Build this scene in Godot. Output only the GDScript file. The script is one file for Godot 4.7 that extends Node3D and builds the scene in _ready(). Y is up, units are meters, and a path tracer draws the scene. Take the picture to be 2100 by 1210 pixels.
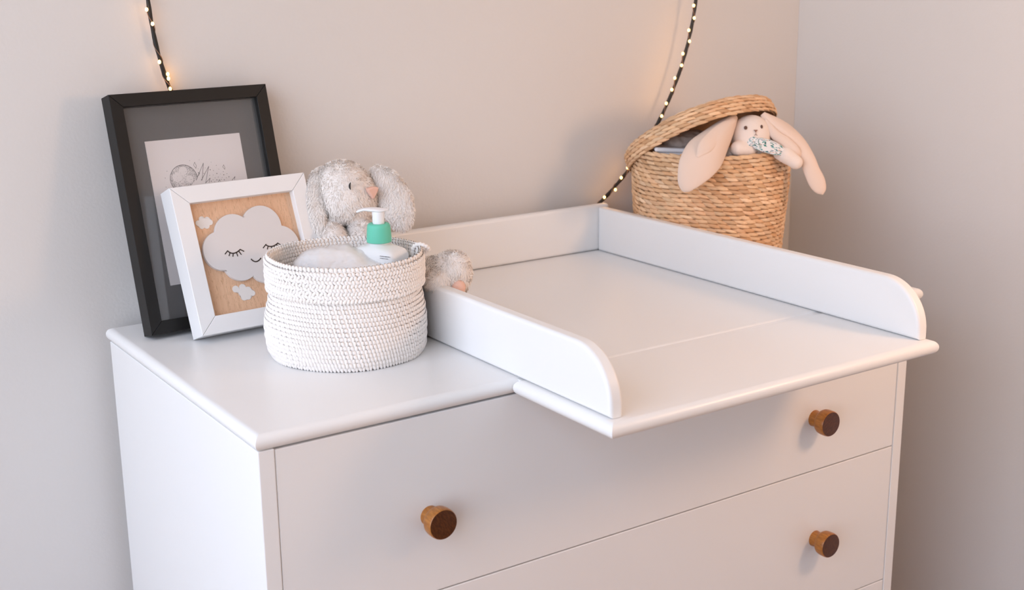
extends Node3D
# A white dresser with a changing tray, toys, frames and baskets. Metres; y = 0 is the dresser's top, z = 0 its back edge, x = 0 its left edge.

const CAM := Vector3(-0.45893, 0.45863, 1.64716)
const FWD := Vector3(0.5402238, -0.25049937, -0.80337309)
const RGT := Vector3(0.82824197, -0.01065573, 0.5602693)
const UPV := Vector3(0.14890763, 0.96805812, -0.20171761)
const FOCAL := 2610.38
const FLOOR_Y := -0.92
const BACK_Z := -0.026
const SIDE_X := 1.3025

# ---------------------------------------------------------------- geometry collector
class Geo:
	var v := PackedVector3Array()
	var n := PackedVector3Array()
	var uv := PackedVector2Array()
	var c := PackedColorArray()
	var idx := PackedInt32Array()
	var tint := Color.WHITE
	func put(p: Vector3, nn: Vector3, t := Vector2.ZERO) -> int:
		v.append(p); n.append(nn); uv.append(t); c.append(tint)
		return v.size() - 1
	func tri(a: int, b: int, d: int) -> void:
		idx.append(a); idx.append(b); idx.append(d)
	# a triangle turned so that its front looks along its normals
	func facing(a: int, b: int, d: int) -> void:
		var g := (v[d] - v[a]).cross(v[b] - v[a])
		if g.dot(n[a] + n[b] + n[d]) >= 0.0:
			tri(a, b, d)
		else:
			tri(a, d, b)
	# smooth normals from the faces, for vertices from 'start' on and triangles from 'istart' on
	func smooth(start: int, istart: int) -> void:
		for k in range(start, v.size()):
			n[k] = Vector3.ZERO
		for k in range(istart, idx.size(), 3):
			var a := idx[k]
			var b := idx[k + 1]
			var d := idx[k + 2]
			var g := (v[d] - v[a]).cross(v[b] - v[a])
			n[a] += g; n[b] += g; n[d] += g
		for k in range(start, v.size()):
			n[k] = n[k].normalized()
	# grid of points rows x cols; wrap joins the last column to the first
	func grid(pts: PackedVector3Array, rows: int, cols: int, wrap := false, flip := false) -> void:
		var s := v.size()
		var si := idx.size()
		for r in rows:
			for q in cols:
				put(pts[r * cols + q], Vector3.ZERO, Vector2(float(q) / (cols if wrap else cols - 1), float(r) / maxi(1, rows - 1)))
		for r in rows - 1:
			for q in (cols if wrap else cols - 1):
				var q2 := (q + 1) % cols
				var a := s + r * cols + q
				var b := s + r * cols + q2
				var d := s + (r + 1) * cols + q
				var e := s + (r + 1) * cols + q2
				if flip:
					tri(a, d, b); tri(b, d, e)
				else:
					tri(a, b, d); tri(b, e, d)
		smooth(s, si)
	func rbox(size: Vector3, r: float, xf := Transform3D(), seg := 3) -> void:
		var h := size * 0.5
		r = minf(r, minf(h.x, minf(h.y, h.z)) * 0.999)
		var angs: Array[float] = []
		var side: Array[int] = []
		for k in seg + 1:
			angs.append(-PI / 4 + PI / 4 * k / seg); side.append(-1)
		for k in seg + 1:
			angs.append(PI / 4 * k / seg); side.append(1)
		var m := angs.size()
		for axis in 3:
			for sg in [-1.0, 1.0]:
				var s := v.size()
				for i in m:
					for j in m:
						var d := Vector3.ZERO
						var inner := Vector3.ZERO
						d[axis] = sg
						d[(axis + 1) % 3] = tan(angs[i])
						d[(axis + 2) % 3] = tan(angs[j])
						d = d.normalized()
						inner[axis] = sg * (h[axis] - r)
						inner[(axis + 1) % 3] = side[i] * (h[(axis + 1) % 3] - r)
						inner[(axis + 2) % 3] = side[j] * (h[(axis + 2) % 3] - r)
						put(xf * (inner + d * r), (xf.basis * d).normalized(), Vector2(inner[(axis + 1) % 3], inner[(axis + 2) % 3]))
				for i in m - 1:
					for j in m - 1:
						var a := s + i * m + j
						facing(a, a + 1, a + m)
						facing(a + 1, a + m + 1, a + m)
	# outline (counter-clockwise) extruded from z0 to z1 in xf's axes, with rounded rims
	func extrude(poly: PackedVector2Array, z0: float, z1: float, bev: float, xf := Transform3D(), seg := 3, smooth_deg := 40.0, round_back := true) -> void:
		var m := poly.size()
		var area := 0.0
		for k in m:
			area += poly[k].cross(poly[(k + 1) % m])
		if area < 0.0:
			poly.reverse()
		var en := PackedVector2Array()
		for k in m:
			var e := (poly[(k + 1) % m] - poly[k]).normalized()
			en.append(Vector2(e.y, -e.x))
		var mit := PackedVector2Array()
		for k in m:
			var a := en[(k + m - 1) % m]
			var b := en[k]
			var s := (a + b).normalized()
			mit.append(s / maxf(0.3, s.dot(b)))
		var prof: Array = []   # inset, z, normal (outward, along z)
		if round_back and bev > 0.0:
			for k in seg + 1:
				var t := PI / 2 * k / seg
				prof.append([bev * (1 - sin(t)), z0 + bev * (1 - cos(t)), sin(t), -cos(t)])
		else:
			prof.append([0.0, z0, 1.0, 0.0])
		if bev > 0.0:
			for k in seg + 1:
				var t := PI / 2 * k / seg
				prof.append([bev * (1 - cos(t)), z1 - bev * (1 - sin(t)), cos(t), sin(t)])
		else:
			prof.append([0.0, z1, 1.0, 0.0])
		var lim := cos(deg_to_rad(smooth_deg))
		for k in m:
			var k2 := (k + 1) % m
			var na := en[k]
			var nb := en[k]
			if en[(k + m - 1) % m].dot(en[k]) > lim:
				na = (en[(k + m - 1) % m] + en[k]).normalized()
			if en[k2].dot(en[k]) > lim:
				nb = (en[k2] + en[k]).normalized()
			var s := v.size()
			for q in prof:
				var pa: Vector2 = poly[k] - mit[k] * q[0]
				var pb: Vector2 = poly[k2] - mit[k2] * q[0]
				put(xf * Vector3(pa.x, pa.y, q[1]), (xf.basis * Vector3(na.x * q[2], na.y * q[2], q[3])).normalized(), pa)
				put(xf * Vector3(pb.x, pb.y, q[1]), (xf.basis * Vector3(nb.x * q[2], nb.y * q[2], q[3])).normalized(), pb)
			for q in prof.size() - 1:
				var a := s + q * 2
				facing(a, a + 1, a + 2)
				facing(a + 1, a + 3, a + 2)
		for cap in [[z0, bev if round_back else 0.0, -1.0], [z1, bev, 1.0]]:
			var inset := PackedVector2Array()
			for k in m:
				inset.append(poly[k] - mit[k] * cap[1])
			var tr := Geometry2D.triangulate_polygon(inset)
			var s := v.size()
			for q in inset:
				put(xf * Vector3(q.x, q.y, cap[0]), (xf.basis * Vector3(0, 0, cap[2])).normalized(), q)
			for k in range(0, tr.size(), 3):
				facing(s + tr[k], s + tr[k + 1], s + tr[k + 2])
	# profile of (radius, height) turned about y; repeat a point for a sharp edge
	func lathe(prof: Array, seg: int, xf := Transform3D()) -> void:
		var pts := PackedVector3Array()
		var runs: Array = [[prof[0]]]
		for k in range(1, prof.size()):
			if prof[k].is_equal_approx(prof[k - 1]):
				runs.append([prof[k]])
			else:
				runs[-1].append(prof[k])
		for run in runs:
			if run.size() < 2:
				continue
			pts.clear()
			for q in run:
				for s in seg:
					var a := TAU * s / seg
					pts.append(xf * Vector3(q.x * cos(a), q.y, q.x * sin(a)))
			grid(pts, run.size(), seg, true)
	func tube(path: PackedVector3Array, rad: PackedFloat32Array, sides: int, closed := false, caps := true) -> void:
		var m := path.size()
		var pts := PackedVector3Array()
		var up := Vector3.ZERO
		var rows := m + (1 if closed else 0)
		for k in rows:
			var p := path[k % m]
			var t := (path[(k + 1) % m] - path[(k + m - 1) % m]) if closed else (path[mini(k + 1, m - 1)] - path[maxi(k - 1, 0)])
			t = t.normalized()
			if up == Vector3.ZERO:
				up = Vector3.UP if absf(t.y) < 0.9 else Vector3.RIGHT
			up = (up - t * up.dot(t)).normalized()
			var sd := t.cross(up)
			for s in sides:
				var a := TAU * s / sides
				pts.append(p + (up * cos(a) + sd * sin(a)) * rad[k % rad.size()])
		grid(pts, rows, sides, true, true)
		if caps and not closed:
			for e in [0, m - 1]:
				var t := (path[1] - path[0]).normalized() if e else (path[0] - path[1]).normalized()
				if e:
					t = (path[m - 1] - path[m - 2]).normalized()
				var s := v.size()
				put(path[e] + t * rad[e % rad.size()] * 0.35, t)
				for q in sides:
					put(pts[(rows - 1 if e else 0) * sides + q], t)
				for q in sides:
					facing(s, s + 1 + q, s + 1 + (q + 1) % sides)
	func ball(xf: Transform3D, nu := 8, nv := 5) -> void:
		var pts := PackedVector3Array()
		for r in nv + 1:
			var th := PI * r / nv
			for s in nu:
				var a := TAU * s / nu
				pts.append(xf * Vector3(sin(th) * cos(a), cos(th), sin(th) * sin(a)))
		var st := v.size()
		grid(pts, nv + 1, nu, true)
		for s in nu:   # the poles have no area of their own
			n[st + s] = (xf.basis.y).normalized()
			n[st + nv * nu + s] = -(xf.basis.y).normalized()
	# flattened soft limb along a spine: half widths, half thicknesses, side directions; cup bends the cross-section
	func limb(spine: Array, wid: Array, thk: Array, sides: Array, steps := 24, round_ := 20, cup: Array = []) -> void:
		var pts := PackedVector3Array()
		var m := spine.size()
		var rows := steps + 1
		for k in rows:
			var f := float(k) / steps * (m - 1)
			var i := mini(int(f), m - 2)
			var t := f - i
			var i0 := maxi(i - 1, 0)
			var i3 := mini(i + 2, m - 1)
			var p: Vector3 = (spine[i] as Vector3).cubic_interpolate(spine[i + 1], spine[i0], spine[i3], t)
			var e := 0.02
			var p2: Vector3 = (spine[i] as Vector3).cubic_interpolate(spine[i + 1], spine[i0], spine[i3], t + e)
			var tan_ := (p2 - p).normalized()
			var w: float = maxf(0.0001, cubic_interpolate(wid[i], wid[i + 1], wid[i0], wid[i3], t))
			var h: float = maxf(0.0001, cubic_interpolate(thk[i], thk[i + 1], thk[i0], thk[i3], t))
			var sd: Vector3 = (sides[i] as Vector3).lerp(sides[i + 1], t)
			sd = (sd - tan_ * sd.dot(tan_)).normalized()
			var nr := sd.cross(tan_).normalized()
			var cu: float = lerpf(cup[i], cup[i + 1], t) if cup.size() else 0.0
			for s in round_:
				var a := TAU * s / round_
				var x := cos(a)
				var y := sin(a)
				pts.append(p + sd * (x * w) + nr * (y * h + cu * (x * x - 0.4) * w))
		var i0_ := idx.size()
		grid(pts, rows, round_, true, true)
		var s0 := v.size() - rows * round_
		var mid := s0 + (rows / 2) * round_
		var ctr := Vector3.ZERO
		for q in round_:
			ctr += v[mid + q] / round_
		var side_sum := 0.0
		for q in round_:
			side_sum += n[mid + q].dot(v[mid + q] - ctr)
		if side_sum < 0.0:      # turn it inside out
			for q in range(s0, v.size()):
				n[q] = -n[q]
			for q in range(i0_, idx.size(), 3):
				var h_ := idx[q + 1]
				idx[q + 1] = idx[q + 2]
				idx[q + 2] = h_
	func mesh() -> ArrayMesh:
		var a: Array = []
		a.resize(Mesh.ARRAY_MAX)
		a[Mesh.ARRAY_VERTEX] = v
		a[Mesh.ARRAY_NORMAL] = n
		a[Mesh.ARRAY_TEX_UV] = uv
		a[Mesh.ARRAY_COLOR] = c
		a[Mesh.ARRAY_INDEX] = idx
		var m := ArrayMesh.new()
		m.add_surface_from_arrays(Mesh.PRIMITIVE_TRIANGLES, a)
		return m

# ---------------------------------------------------------------- soft bodies as a distance field
class Field:
	var lo: Vector3
	var cell: float
	var nx: int
	var ny: int
	var nz: int
	var d := PackedFloat32Array()
	func _init(a: Vector3, b: Vector3, size: float) -> void:
		lo = a; cell = size
		nx = int((b.x - a.x) / size) + 2
		ny = int((b.y - a.y) / size) + 2
		nz = int((b.z - a.z) / size) + 2
		d.resize(nx * ny * nz)
		d.fill(1.0)
	func _mix(at: int, q: float, k: float) -> void:
		var o := d[at]
		var h := maxf(k - absf(o - q), 0.0) / k
		d[at] = minf(o, q) - h * h * k * 0.25
	func capsule(a: Vector3, b: Vector3, ra: float, rb: float, k := 0.01) -> void:
		var r := maxf(ra, rb) + k + cell * 2
		var mn := ((a.min(b) - Vector3.ONE * r) - lo) / cell
		var mx := ((a.max(b) + Vector3.ONE * r) - lo) / cell
		var ba := b - a
		var l2 := maxf(ba.length_squared(), 1e-9)
		for z in range(maxi(0, int(mn.z)), mini(nz, int(mx.z) + 1)):
			for y in range(maxi(0, int(mn.y)), mini(ny, int(mx.y) + 1)):
				for x in range(maxi(0, int(mn.x)), mini(nx, int(mx.x) + 1)):
					var p := lo + Vector3(x, y, z) * cell
					var t := clampf((p - a).dot(ba) / l2, 0.0, 1.0)
					_mix((z * ny + y) * nx + x, (p - a - ba * t).length() - lerpf(ra, rb, t), k)
	func egg(c: Vector3, rad: Vector3, basis := Basis(), k := 0.01) -> void:
		var r := maxf(rad.x, maxf(rad.y, rad.z)) + k + cell * 2
		var mn := ((c - Vector3.ONE * r) - lo) / cell
		var mx := ((c + Vector3.ONE * r) - lo) / cell
		var inv := basis.transposed()
		for z in range(maxi(0, int(mn.z)), mini(nz, int(mx.z) + 1)):
			for y in range(maxi(0, int(mn.y)), mini(ny, int(mx.y) + 1)):
				for x in range(maxi(0, int(mn.x)), mini(nx, int(mx.x) + 1)):
					var p := inv * (lo + Vector3(x, y, z) * cell - c)
					var k0 := (p / rad).length()
					var k1 := maxf((p / (rad * rad)).length(), 1e-6)
					_mix((z * ny + y) * nx + x, k0 * (k0 - 1.0) / k1, k)
	func net(g: Geo) -> void:
		var s := g.v.size()
		var si := g.idx.size()
		var map := PackedInt32Array()
		map.resize(nx * ny * nz)
		map.fill(-1)
		var off: Array[int] = [0, 1, nx, nx + 1, nx * ny, nx * ny + 1, nx * ny + nx, nx * ny + nx + 1]
		var cor: Array[Vector3] = [Vector3(0, 0, 0), Vector3(1, 0, 0), Vector3(0, 1, 0), Vector3(1, 1, 0), Vector3(0, 0, 1), Vector3(1, 0, 1), Vector3(0, 1, 1), Vector3(1, 1, 1)]
		var ed: Array = [[0, 1], [2, 3], [4, 5], [6, 7], [0, 2], [1, 3], [4, 6], [5, 7], [0, 4], [1, 5], [2, 6], [3, 7]]
		for z in nz - 1:
			for y in ny - 1:
				for x in nx - 1:
					var at := (z * ny + y) * nx + x
					var d0 := d[at]
					if d0 > cell * 2.5 or d0 < -cell * 2.5:
						continue
					var neg := 0
					for q in 8:
						if d[at + off[q]] < 0.0:
							neg += 1
					if neg == 0 or neg == 8:
						continue
					var sum := Vector3.ZERO
					var cnt := 0
					for e in ed:
						var a: float = d[at + off[e[0]]]
						var b: float = d[at + off[e[1]]]
						if (a < 0.0) != (b < 0.0):
							sum += cor[e[0]].lerp(cor[e[1]], a / (a - b))
							cnt += 1
					map[at] = g.put(lo + (Vector3(x, y, z) + sum / cnt) * cell, Vector3.ZERO)
		var st: Array[int] = [1, nx, nx * ny]
		for z in range(1, nz - 1):
			for y in range(1, ny - 1):
				for x in range(1, nx - 1):
					var at := (z * ny + y) * nx + x
					if map[at] < 0:
						continue
					for ax in 3:
						var a := d[at]
						var b := d[at + st[ax]]
						if (a < 0.0) == (b < 0.0):
							continue
						var u := st[(ax + 1) % 3]
						var w := st[(ax + 2) % 3]
						var q0 := map[at]
						var q1 := map[at - u]
						var q2 := map[at - u - w]
						var q3 := map[at - w]
						if q1 < 0 or q2 < 0 or q3 < 0:
							continue
						if a < 0.0:
							g.tri(q0, q2, q1); g.tri(q0, q3, q2)
						else:
							g.tri(q0, q1, q2); g.tri(q0, q2, q3)
		g.smooth(s, si)

# ---------------------------------------------------------------- scene helpers
var M := {}
var taken := {}

func numbered(called: String) -> String:
	var k: int = taken.get(called, 0)
	taken[called] = k + 1
	return called if k == 0 else "%s_%03d" % [called, k]

func thing(called: String, label: String, category: String, at := Vector3.ZERO, basis := Basis(), group := "") -> Node3D:
	var o := Node3D.new()
	o.name = numbered(called)
	add_child(o)
	o.transform = Transform3D(basis, at)
	o.set_meta("label", label)
	o.set_meta("category", category)
	if group:
		o.set_meta("group", group)
	return o

func part(called: String, m, mat: Material, parent: Node3D, at := Vector3.ZERO, label := "") -> MeshInstance3D:
	var o := MeshInstance3D.new()
	o.name = called
	o.mesh = m.mesh() if m is Geo else m
	o.material_override = mat
	o.cast_shadow = GeometryInstance3D.SHADOW_CASTING_SETTING_ON
	parent.add_child(o, true)
	o.position = at
	if label:
		o.set_meta("label", label)
	return o

func struct(called: String, g: Geo, mat: Material, at := Vector3.ZERO, label := "", category := "") -> MeshInstance3D:
	var o := part(called, g, mat, self, at, label)
	o.set_meta("kind", "structure")
	if category:
		o.set_meta("category", category)
	return o

func px(u: float, v: float, depth: float) -> Vector3:
	return CAM + depth * (FWD + RGT * (u - 1050.0) / FOCAL + UPV * (605.0 - v) / FOCAL)

func on_plane(u: float, v: float, p: Vector3, nrm: Vector3) -> Vector3:
	var d := FWD + RGT * (u - 1050.0) / FOCAL + UPV * (605.0 - v) / FOCAL
	return CAM + d * ((p - CAM).dot(nrm) / d.dot(nrm))

func depth_of(p: Vector3) -> float:
	return (p - CAM).dot(FWD)

func mat(called: String, col: Color, rough := 0.6, spec := 0.5) -> StandardMaterial3D:
	var m := StandardMaterial3D.new()
	m.resource_name = called
	m.albedo_color = col
	m.roughness = rough
	m.metallic_specular = spec
	M[called] = m
	return m

func noise_tex(freq: float, size: int, ramp: Array, kind := FastNoiseLite.TYPE_SIMPLEX_SMOOTH, sd := 1, normal := false, bump := 4.0) -> NoiseTexture2D:
	var f := FastNoiseLite.new()
	f.seed = sd
	f.noise_type = kind
	f.frequency = freq
	f.fractal_octaves = 4
	var t := NoiseTexture2D.new()
	t.width = size
	t.height = size
	t.seamless = true
	t.noise = f
	if normal:
		t.as_normal_map = true
		t.bump_strength = bump
	elif ramp.size():
		var g := Gradient.new()
		g.offsets = PackedFloat32Array([0.0, 1.0])
		g.colors = PackedColorArray(ramp)
		t.color_ramp = g
	return t

func circle(c: Vector2, r: float, seg := 40) -> PackedVector2Array:
	var o := PackedVector2Array()
	for k in seg:
		var a := TAU * k / seg
		o.append(c + Vector2(cos(a), sin(a)) * r)
	return o

func union(parts: Array) -> PackedVector2Array:
	var cur: PackedVector2Array = parts[0]
	for k in range(1, parts.size()):
		var r := Geometry2D.merge_polygons(cur, parts[k])
		cur = r[0]
		for q in r:
			if q.size() > cur.size() and not Geometry2D.is_polygon_clockwise(q):
				cur = q
	var out := PackedVector2Array()
	for q in cur:
		if out.size() == 0 or out[-1].distance_to(q) > 0.0003:
			out.append(q)
	return out

# ================================================================ build
func _ready() -> void:
	setup_camera_and_light()
	materials()
	room()
	dresser()
	changing_tray()
	black_frame()
	white_frame()
	crochet_basket()
	bottle_and_cotton()
	white_bunny()
	wicker_basket()
	peach_bunny()
	light_hoop()

func setup_camera_and_light() -> void:
	var cam := Camera3D.new()
	cam.name = "camera"
	add_child(cam)
	cam.transform = Transform3D(Basis(RGT, UPV, -FWD).orthonormalized(), CAM)
	cam.near = 0.05
	cam.far = 50.0
	var at := CameraAttributesPhysical.new()
	at.frustum_focal_length = 51.77
	at.exposure_aperture = 8.0
	at.frustum_focus_distance = 1.62
	at.frustum_near = 0.05
	at.frustum_far = 50.0
	cam.attributes = at
	cam.fov = 26.0978
	cam.current = true
	var we := WorldEnvironment.new()
	we.name = "world"
	var e := Environment.new()
	e.background_mode = Environment.BG_SKY
	var sk := ProceduralSkyMaterial.new()
	sk.sky_top_color = Color(0.62, 0.72, 0.88)
	sk.sky_horizon_color = Color(0.86, 0.89, 0.94)
	sk.ground_horizon_color = Color(0.80, 0.82, 0.84)
	sk.ground_bottom_color = Color(0.45, 0.45, 0.44)
	sk.sky_energy_multiplier = 1.5
	sk.ground_energy_multiplier = 0.8
	var sky := Sky.new()
	sky.sky_material = sk
	e.sky = sky
	e.tonemap_mode = Environment.TONE_MAPPER_LINEAR
	e.tonemap_exposure = 1.04
	e.sdfgi_enabled = true
	e.ssao_enabled = true
	e.ssil_enabled = true
	we.environment = e
	add_child(we)
	# daylight of the window in the left wall
	var day := AreaLight3D.new()
	day.name = "window_daylight"
	day.area_size = Vector2(2.1, 2.0)
	day.light_color = Color(0.95, 0.972, 1.0)
	day.light_energy = 2.45
	day.area_range = 12.0
	day.shadow_enabled = true
	add_child(day)
	day.transform = Transform3D(Basis.looking_at(Vector3(1, 0, 0), Vector3.UP), Vector3(-1.01, 0.60, 1.20))

func materials() -> void:
	var w := mat("wall_paint", Color(0.862, 0.846, 0.834), 0.85, 0.3)
	w.normal_enabled = true
	w.normal_texture = noise_tex(0.05, 512, [], FastNoiseLite.TYPE_SIMPLEX_SMOOTH, 3, true, 3.0)
	w.normal_scale = 0.12
	w.uv1_triplanar = true
	w.uv1_world_triplanar = true
	w.uv1_scale = Vector3(6, 6, 6)
	mat("ceiling_paint", Color(0.93, 0.92, 0.9), 0.9, 0.3)
	var fl := mat("floor_wood", Color(0.72, 0.53, 0.37), 0.5)
	fl.uv1_triplanar = true
	fl.uv1_world_triplanar = true
	fl.uv1_scale = Vector3(1.0, 1.0, 6.0)
	fl.albedo_texture = noise_tex(0.02, 256, [Color(0.8, 0.78, 0.76), Color(1, 1, 1)])
	mat("white_paint", Color(0.935, 0.932, 0.93), 0.32, 0.5)
	mat("white_frame_paint", Color(0.93, 0.925, 0.925), 0.42, 0.45)
	mat("black_frame_paint", Color(0.10, 0.095, 0.093), 0.5, 0.4)
	mat("mat_board", Color(0.27, 0.252, 0.245), 0.9, 0.2)
	var gl := mat("picture_glass", Color(1, 1, 1, 0.04), 0.0, 0.5)
	gl.transparency = BaseMaterial3D.TRANSPARENCY_ALPHA
	mat("ink", Color(0.17, 0.12, 0.1), 0.7)
	mat("paper_edge", Color(0.9, 0.88, 0.87), 0.8)
	mat("wooden_cloud_white", Color(0.86, 0.84, 0.835), 0.6, 0.35)
	mat("white_print", Color(0.90, 0.88, 0.865), 0.7, 0.3)
	# beech veneer: upright grain with short dark pores
	var im := Image.create(512, 512, false, Image.FORMAT_RGB8)
	var rng := RandomNumberGenerator.new()
	rng.seed = 21
	var fn := FastNoiseLite.new()
	fn.seed = 5
	fn.frequency = 0.02
	for y in 512:
		for x in 512:
			var q := fn.get_noise_2d(x * 2.2 + 6.0 * fn.get_noise_2d(x * 0.4, y * 0.25), y * 0.12)
			var t := 0.5 + 0.5 * q + 0.12 * fn.get_noise_2d(x * 14.0, y * 0.7)
			im.set_pixel(x, y, Color(0.85, 0.68, 0.55).lerp(Color(0.905, 0.755, 0.63), clampf(t, 0, 1)))
	for k in 1500:
		var x := rng.randi_range(0, 511)
		var y := rng.randi_range(0, 500)
		var l := rng.randi_range(4, 22)
		var s := rng.randf_range(0.80, 0.95)
		for j in l:
			if y + j < 512:
				im.set_pixel(x, y + j, im.get_pixel(x, y + j) * Color(s, s * 0.97, s * 0.93))
	var ve := mat("beech_veneer", Color.WHITE, 0.65, 0.35)
	ve.albedo_texture = ImageTexture.create_from_image(im)
	ve.uv1_scale = Vector3(7, 7, 7)
	# turned wood of the knobs
	var kn := mat("knob_wood", Color(0.76, 0.50, 0.22), 0.3, 0.5)
	kn.albedo_texture = noise_tex(0.02, 256, [Color(0.72, 0.66, 0.6), Color(1, 1, 1)], FastNoiseLite.TYPE_SIMPLEX_SMOOTH, 12)
	kn.uv1_triplanar = true
	kn.uv1_scale = Vector3(60, 60, 12)
	var ke := mat("knob_end_grain", Color(0.40, 0.215, 0.085), 0.35, 0.5)
	ke.albedo_texture = noise_tex(0.03, 256, [Color(0.6, 0.55, 0.5), Color(1, 1, 1)], FastNoiseLite.TYPE_SIMPLEX_SMOOTH, 15)
	ke.uv1_triplanar = true
	ke.uv1_scale = Vector3(50, 18, 50)
	var cr := mat("cotton_cord", Color(0.965, 0.94, 0.92), 0.95, 0.2)
	cr.rim_enabled = true
	cr.rim = 0.3
	mat("bottle_plastic", Color(0.93, 0.93, 0.93), 0.35, 0.5)
	mat("pump_plastic", Color(0.95, 0.95, 0.96), 0.3, 0.5)
	mat("teal_plastic", Color(0.42, 0.80, 0.69), 0.45, 0.4)
	mat("label_print", Color(0.2, 0.2, 0.24), 0.6)
	var ct := mat("cotton_wool", Color(0.97, 0.96, 0.955), 0.95, 0.2)
	ct.normal_enabled = true
	ct.normal_texture = noise_tex(0.04, 256, [], FastNoiseLite.TYPE_SIMPLEX_SMOOTH, 31, true, 6.0)
	ct.normal_scale = 0.4
	ct.uv1_triplanar = true
	ct.uv1_scale = Vector3(14, 14, 14)
	var bag := mat("thin_plastic", Color(0.96, 0.95, 0.95, 0.35), 0.3, 0.5)
	bag.transparency = BaseMaterial3D.TRANSPARENCY_ALPHA
	mat("cream_fur", Color(0.96, 0.93, 0.91), 1.0, 0.1)
	mat("cream_fur_hair", Color(0.985, 0.955, 0.93), 0.95, 0.15)
	mat("pink_velour", Color(0.93, 0.76, 0.69), 0.9, 0.2)
	mat("black_thread", Color(0.13, 0.11, 0.11), 0.5)
	var sg := mat("seagrass", Color.WHITE, 0.7, 0.3)
	sg.vertex_color_use_as_albedo = true
	sg.albedo_texture = noise_tex(0.03, 256, [Color(0.92, 0.90, 0.87), Color(1, 1, 1)], FastNoiseLite.TYPE_SIMPLEX_SMOOTH, 17)
	sg.uv1_triplanar = true
	sg.uv1_scale = Vector3(14, 60, 14)
	mat("seagrass_inside", Color(0.86, 0.70, 0.55), 0.85, 0.2)
	var ve1 := mat("peach_velour", Color(0.895, 0.805, 0.745), 0.95, 0.15)
	ve1.rim_enabled = true
	ve1.rim = 0.4
	var ve2 := mat("cream_velour", Color(0.92, 0.855, 0.81), 0.95, 0.15)
	ve2.rim_enabled = true
	ve2.rim = 0.3
	mat("brown_thread", Color(0.36, 0.24, 0.18), 0.5)
	mat("nose_thread", Color(0.52, 0.36, 0.29), 0.6)
	mat("folded_cotton", Color(0.90, 0.89, 0.90), 0.9, 0.2)
	mat("grey_muslin", Color(0.72, 0.66, 0.63), 0.95, 0.2)
	# printed scarf: small leaves and petals on white
	var sc := Image.create(256, 128, false, Image.FORMAT_RGB8)
	sc.fill(Color(0.90, 0.89, 0.88))
	rng.seed = 77
	var inks := [Color(0.13, 0.47, 0.46), Color(0.20, 0.55, 0.50), Color(0.16, 0.30, 0.45), Color(0.45, 0.65, 0.66), Color(0.80, 0.62, 0.55), Color(0.1, 0.38, 0.36)]
	for k in 420:
		var c := Vector2(rng.randf() * 256, rng.randf() * 128)
		var d := Vector2.from_angle(rng.randf() * TAU)
		var col: Color = inks[rng.randi_range(0, 5)]
		for j in 7:
			var p := c + d * (j - 3)
			var r := 1.5 * sqrt(maxf(0.0, 1.0 - pow((j - 3) / 3.5, 2)))
			sc.fill_rect(Rect2i(int(p.x - r), int(p.y - r), int(2 * r) + 1, int(2 * r) + 1), col)
	var scm := mat("floral_print", Color.WHITE, 0.85, 0.2)
	scm.albedo_texture = ImageTexture.create_from_image(sc)
	mat("dark_wire", Color(0.10, 0.085, 0.075), 0.5, 0.5)
	mat("copper_wire", Color(0.55, 0.42, 0.34), 0.4, 0.5)
	var bu := mat("warm_bulb_glow", Color(1.0, 0.9, 0.7), 0.3)
	bu.emission_enabled = true
	bu.emission = Color(1.0, 0.80, 0.48)
	bu.emission_energy_multiplier = 5.0
	var gb := mat("lamp_globe_glow", Color(1.0, 0.95, 0.88), 0.4)
	gb.emission_enabled = true
	gb.emission = Color(1.0, 0.74, 0.52)
	gb.emission_energy_multiplier = 3.0
	mat("lamp_metal", Color(0.12, 0.12, 0.12), 0.4)
	var wg := mat("window_glass", Color(1, 1, 1, 0.03), 0.0, 0.5)
	wg.transparency = BaseMaterial3D.TRANSPARENCY_ALPHA

func slab(lo: Vector3, hi: Vector3) -> Geo:
	var g := Geo.new()
	g.rbox(hi - lo, 0.0005, Transform3D(Basis(), (lo + hi) * 0.5), 1)
	return g

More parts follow.
